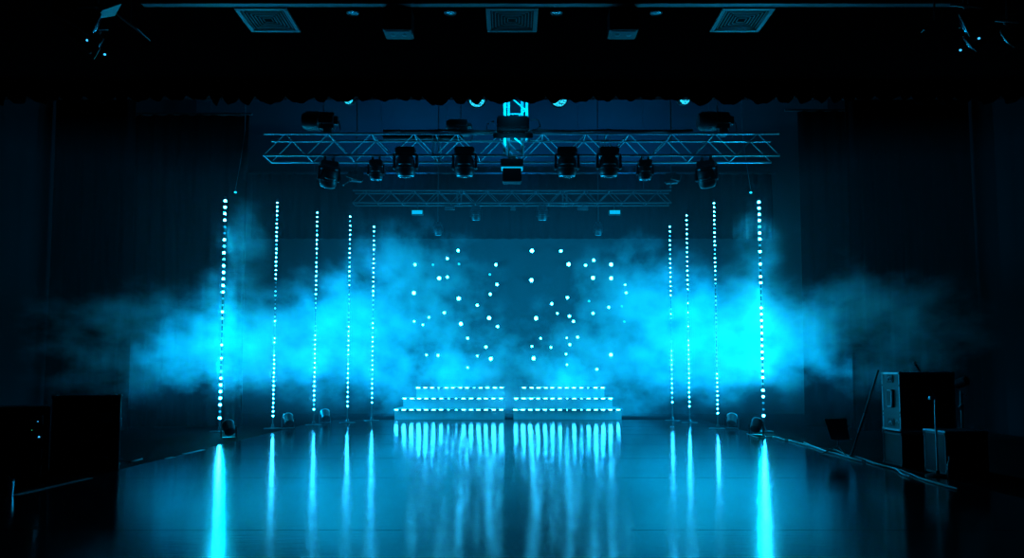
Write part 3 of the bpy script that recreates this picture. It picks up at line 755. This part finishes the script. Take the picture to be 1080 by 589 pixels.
# clamp lamp on a pole behind the case
p = at(1013, 404, 9.1)
t = thing('lamp_stand', (p.x, 9.1, 0), 'small black spotlight on a stand behind the equipment case', 'lamp stand')
MB().tube((0, 0, .02), (0, 0, p.z - .1), .012, seg=10).build('pole', M['black'], t, smooth=True)
for k in range(3):
    a = 2 * PI * k / 3
    MB().tube((0, 0, .3), (.24 * math.cos(a), .24 * math.sin(a), .01), .009, seg=8).build('leg', M['black'], t, smooth=True)
X = T(0, 0, p.z) @ RZ(.5) @ RX(-1.9)
hd = MB().lathe([(.03, -.1), (.055, -.08), (.06, .05), (.056, .055)], X, 20).build('lamp_head', M['plastic'], t, smooth=True)
MB().ring(.056, .005, X @ T(0, 0, .055)).build('rim', M['alu'], hd, smooth=True)
q = at(1013, 429, 9.09); MB().tube((-.02, -.02, q.z - .02), (.02, -.02, q.z + .02), .02, seg=10).build('height_knob', M['steel'], t, (q.x - p.x, 0, 0), True)
q = at(1019, 417, 9.09); MB().tube((0, 0, q.z), (q.x - p.x, -.01, q.z), .007, seg=8).sphere((q.x - p.x, -.01, q.z), .014, 8, 6).build('tilt_knob', M['steel'], t, smooth=True)
# cables along the mat edge
def cable(pts, r, lab, m='cable', h=.0):
    P = []
    for i, q in enumerate(pts):
        g = ground(*q); z = (r + .0062) if abs(g.x) < 4.12 and g.y < 16.8 else r
        P.append(Vector((g.x, g.y, r + .0068)))
    # smooth with Catmull-Rom
    Q = []
    for i in range(len(P) - 1):
        p0, p1, p2, p3 = P[max(i - 1, 0)], P[i], P[i + 1], P[min(i + 2, len(P) - 1)]
        for k in range(6):
            u = k / 6
            Q.append(.5 * ((2 * p1) + (p2 - p0) * u + (2 * p0 - 5 * p1 + 4 * p2 - p3) * u * u + (3 * p1 - p0 - 3 * p2 + p3) * u ** 3))
    Q.append(P[-1])
    o = MB().path(Q, r, 8).build('floor_cable', M[m], None, None, True)
    return tag(o, lab, 'cable', 'cables on the floor')
cable([(832, 466), (846, 470), (858, 473), (870, 477.5), (884, 481), (897, 485), (910, 488.5)], .011, 'grey cable on the mat edge in front of the low music stand', 'cablelight')
cable([(914, 488), (922, 491), (932, 493.5), (945, 497), (951, 502), (960, 505)], .011, 'grey cable on the mat edge in front of the stacked cases', 'cablelight')
cable([(848, 468), (862, 474), (880, 476), (894, 482), (905, 484), (925, 491), (950, 498), (975, 508), (1010, 518)], .009, 'thin black cable running past the stacked cases to the equipment case', 'cable')
cable([(788, 459), (800, 463), (815, 462), (828, 466)], .01, 'black cable running from the rightmost LED column along the mat edge', 'cable')
cable([(117, 488), (124, 486), (131, 488), (138, 489), (150, 486)], .009, 'short loose black cable on the mat beside the road case', 'cable')

# ------------------------------------------------------------------ lamps on the side booms above the auditorium
def theatre_spot(px, py, Y, r, L_, yaw, tilt, lab, door=True, inds=()):
    p = at(px, py, Y)
    t = thing('theatre_spotlight', p, lab, 'stage light', 'theatre spotlights near the ceiling')
    X = RZ(yaw) @ RX(tilt)
    MB().lathe([(r * .6, -L_), (r * .85, -L_ * .9), (r * .9, -L_ * .3), (r, -L_ * .2), (r, 0), (r * .94, .005)], X, 24).build('housing', M['plastic'], t, smooth=True)
    MB().lathe([(r * .9, 0), (r * .6, .03), (r * .1, .04)], X, 24).build('lens', M['glass'], t, smooth=True)
    MB().ring(r * .97, .008, X @ T(0, 0, .006)).build('lens_rim', M['alu'], t, smooth=True)
    if door:
        for k in range(2):
            d = RZ(yaw) @ RX(tilt) @ RZ(k * PI) @ T(0, r, 0) @ RX(.7)
            MB().prism([(-r * .9, 0), (r * .9, 0), (r * 1.3, r * 1.5), (-r * 1.3, r * 1.5)], .004, d).build('barn_door', M['plastic'], t)
    y = MB(); hz = CEIL - p.z
    for sx in (-1, 1): y.path([X @ Vector((sx * r * 1.1, 0, -L_ * .5)), Vector((sx * r * 1.1, 0, .0)) + Vector((0, 0, r * 1.6))], .012, 6)
    y.tube((-r * 1.1, 0, r * 1.6), (r * 1.1, 0, r * 1.6), .012, seg=8); y.tube((0, 0, r * 1.6), (0, 0, hz), .016, seg=8)
    y.build('yoke', M['black'], t)
    for k in range(2):
        v = X @ Vector(((-.4 + .8 * k) * r, -r * .98, -L_ * .15))
        MB().tube(v, v + (X.to_3x3() @ Vector((0, -.03, 0))), .012, seg=8).build('knob', M['steel'], t, smooth=True)
    for ix, iy in inds:
        v = at(ix, iy, Y - .22) - p
        MB().sphere(v, .011, 8, 6, (1.3, 1, 1)).build('indicator_lamp', M['ind'], t)
    return t
theatre_spot(100, 26, 7.0, .12, .36, -.9, -1.9, 'theatre spotlight with raised barn doors high on the road case side')
theatre_spot(101, 48, 7.75, .11, .34, -.7, -2.1, 'lower theatre spotlight of the pair high on the road case side', False, ((92, 42.5), (110.5, 57.5)))
theatre_spot(1018, 26, 7.0, .12, .36, .9, -1.9, 'theatre spotlight above another high on the microphone stand side', False)
theatre_spot(1024, 46, 7.75, .11, .34, .7, -2.1, 'lower theatre spotlight of the pair high on the microphone stand side', False, ((1032.5, 40.5), (1013, 53)))
theatre_spot(1064, 40, 6.6, .10, .3, .6, -2.0, 'theatre spotlight nearest the wall high on the microphone stand side', False)
def flag(px0, py0, px1, py1, Y, wd, lab):
    A = at(px0, py0, Y); B = at(px1, py1, Y); mid = (A + B) / 2
    t = thing('light_flag', mid, lab, 'flag', 'flat flags near the ceiling')
    d = B - A; ang = math.atan2(d.z, d.x)
    MB().box((0, 0, 0), (d.length, wd, .012), RY(-ang) , .003).build('plate', M['panel'], t)
    MB().tube((0, 0, .005), (0, 0, CEIL - mid.z), .01, seg=8).build('hanger', M['black'], t)
flag(122, 14, 152, 37, 8.0, .30, 'flat grey flag hanging beside the barn-doored theatre spotlight')
flag(973, 33, 999, 11, 7.9, .08, 'narrow grey flag hanging beside the theatre spotlights, microphone stand side')
# floods with pale plates at both ends of the truss
for px, py, sx, lab in ((371, 185, 1, 'small flood lamp with a pale plate below the truss, road case side'), (713, 187, -1, 'small flood lamp with a pale plate below the truss, microphone stand side')):
    p = at(px, py, 13.4)
    t = thing('flood_lamp', p, lab, 'stage light', 'flood lamps below the truss ends')
    MB().prism([(-.1, -.04), (.07, -.1), (.1, .04), (-.05, .09)], .012, RZ(.3 * sx) @ RX(PI / 2 - .4)).build('pale_plate', M['vent'], t)
    MB().box((.06 * sx, .1, .0), (.24, .16, .18), RZ(.4 * sx), .02).build('housing', M['plastic'], t)
    MB().tube((.06 * sx, .1, .05), (.06 * sx, .1, SCEIL - p.z), .012, seg=8).build('drop_pipe', M['black'], t)
    MB().sphere((.1 * sx - .25 * sx * (1 if sx > 0 else .0), 0, -.18), .018, 8, 6).build('tip', M['vent'], t)
    MB().tube((.06 * sx, .1, 0), (.1 * sx - .25 * sx * (1 if sx > 0 else .0), 0, -.18), .008, seg=6).build('arm', M['black'], t)

# ------------------------------------------------------------------ smoke
def smoke():
    m = bpy.data.materials.new('stage_smoke'); m.use_nodes = True; nt = m.node_tree; N = nt.nodes; L = nt.links
    N.remove(N['Principled BSDF']); out = N['Material Output']
    tc = N.new('ShaderNodeTexCoord'); geo = tc.outputs['Object']
    def math_(op, a, b=None, clamp=False):
        n = N.new('ShaderNodeMath'); n.operation = op; n.use_clamp = clamp
        for i, v in enumerate((a, b)):
            if v is None: continue
            if isinstance(v, (int, float)): n.inputs[i].default_value = v
            else: L.new(v, n.inputs[i])
        return n.outputs[0]
    # billows: the noise is drawn out along the depth of the stage, the way smoke drifts from the machines
    mp = N.new('ShaderNodeMapping'); mp.inputs['Scale'].default_value = (1, .45, 1.15); L.new(geo, mp.inputs['Vector'])
    nz = N.new('ShaderNodeTexNoise'); nz.inputs['Scale'].default_value = .75; nz.inputs['Detail'].default_value = 2; L.new(mp.outputs[0], nz.inputs['Vector'])
    vk = N.new('ShaderNodeVectorMath'); vk.operation = 'SCALE'; vk.inputs[0].default_value = (1.9, .6, -1.3); L.new(math_('SUBTRACT', nz.outputs[0], .5), vk.inputs['Scale'])
    va = N.new('ShaderNodeVectorMath'); va.operation = 'ADD'; L.new(geo, va.inputs[0]); L.new(vk.outputs[0], va.inputs[1])
    tot = None
    for c, r, wgt in BLOBS:
        s1 = N.new('ShaderNodeVectorMath'); s1.operation = 'SUBTRACT'; L.new(va.outputs[0], s1.inputs[0]); s1.inputs[1].default_value = c
        s2 = N.new('ShaderNodeVectorMath'); s2.operation = 'DIVIDE'; L.new(s1.outputs[0], s2.inputs[0]); s2.inputs[1].default_value = r
        ln = N.new('ShaderNodeVectorMath'); ln.operation = 'LENGTH'; L.new(s2.outputs[0], ln.inputs[0])
        mr = N.new('ShaderNodeMapRange'); mr.interpolation_type = 'SMOOTHSTEP'
        mr.inputs[1].default_value = 1.15; mr.inputs[2].default_value = .35; mr.inputs[3].default_value = 0; mr.inputs[4].default_value = wgt
        L.new(ln.outputs['Value'], mr.inputs[0])
        tot = mr.outputs[0] if tot is None else math_('MAXIMUM', tot, mr.outputs[0])
    fb = N.new('ShaderNodeTexNoise'); fb.inputs['Scale'].default_value = 1.35; fb.inputs['Detail'].default_value = 6; fb.inputs['Roughness'].default_value = .68
    L.new(mp.outputs[0], fb.inputs['Vector'])
    nn = math_('MULTIPLY', math_('SUBTRACT', fb.outputs[0], .5), 5.4)
    d = math_('ADD', math_('SUBTRACT', math_('MULTIPLY', tot, 1.5), .45), nn)
    d = math_('MULTIPLY', math_('MAXIMUM', math_('MINIMUM', d, 1.6), 0), tot)
    d = math_('ADD', math_('MULTIPLY', d, DENS), THIN)
    vol = N.new('ShaderNodeVolumeScatter'); vol.inputs['Color'].default_value = (.70, .87, 1, 1); vol.inputs['Anisotropy'].default_value = .15
    L.new(d, vol.inputs['Density']); L.new(vol.outputs[0], out.inputs['Volume'])
    try: m.cycles.volume_step_rate = .34
    except Exception: pass
    return m
BLOBS = [((-4.7, 13.75, 1.6), (2.4, 1.0, 1.35), 1.0), ((-6.3, 12.7, 1.6), (2.4, .8, 1.3), .8), ((-2.5, 16.7, 2.3), (2.7, 1.2, 2.6), .95), ((-3.7, 15.0, 1.7), (2.2, 1.0, 1.6), 1.0),
         ((4.3, 13.75, 1.65), (2.4, 1.0, 1.45), 1.0), ((6.0, 12.7, 1.75), (2.5, .8, 1.3), .8), ((2.9, 16.7, 2.1), (2.7, 1.2, 2.4), .95), ((3.7, 15.0, 1.8), (2.2, 1.0, 1.65), 1.0),
         ((0, 17.4, .6), (4.4, 1.3, 1.9), .95), ((-5.05, 13.55, 3.2), (.85, .7, 1.5), .5), ((4.4, 13.55, 3.2), (.85, .7, 1.5), .5)]
DENS = .46; THIN = .007
so = MB().box((0, 14.9, 2.4), (16.2, 8.2, 4.7)).build('stage_smoke', smoke())
tag(so, 'drifting blue smoke billowing around the LED columns and steps', 'smoke', None, 'stuff')

# ------------------------------------------------------------------ unseen lamps added to light the scene
CY = (.0, .52, 1.0); MB_ = (.0, .46, 1.0); DB = (.0, .28, 1.0)
# unseen spots added behind the leg curtains to light the smoke from the sides
for sx in (-1, 1):
    spot('added_wing_fill', (sx * 7.4, 16.6, 1.3), (0, 17.2, 2.0), MB_, 7400, 75, 1, .15)
    spot('added_wing_fill', (sx * 7.2, 15.2, .9), (sx * 1.5, 16.0, 2.2), MB_, 3000, 75, 1, .15)
    # unseen spots added behind the house curtains to brighten the near smoke
    spot('added_curtain_fill', (sx * 7.8, 13.75, .6), (sx * 4.2, 13.6, 1.8), MB_, 2000, 65, 1, .12)
    # unseen point lamps added along the near columns to light the smoke
    cl = cols[0] if sx < 0 else cols[5]
    for k in range(11):
        point('added_column_fill', (cl.location.x, 13.36, .35 + k * .36), CY, 20 if k < 6 else 12, .03)
    # unseen spots added behind the steps to brighten the middle haze
    spot('added_step_fill', (sx * 1.4, 18.4, .25), (sx * 1.5, 17.6, 2.0), MB_, 650, 140, 1, .2)
# unseen spots added in front of the tower to brighten its chords
spot('added_tower_fill', (.0, 11.3, 4.22), (.02, 11.75, 5.3), CY, 260, 60, 1, .03)
spot('added_tower_fill', (.02, 11.2, 5.1), (.02, 11.75, 5.1), CY, 60, 100, 1, .03)
# unseen spots added above the rear truss to wash the upper wall deep blue
for x in (-2.6, 0, 2.6):
    spot('added_wall_fill', (x, 17.5, 5.4), (x * 1.3, 19.2, 7.6), DB, 560, 120, 1, .1)
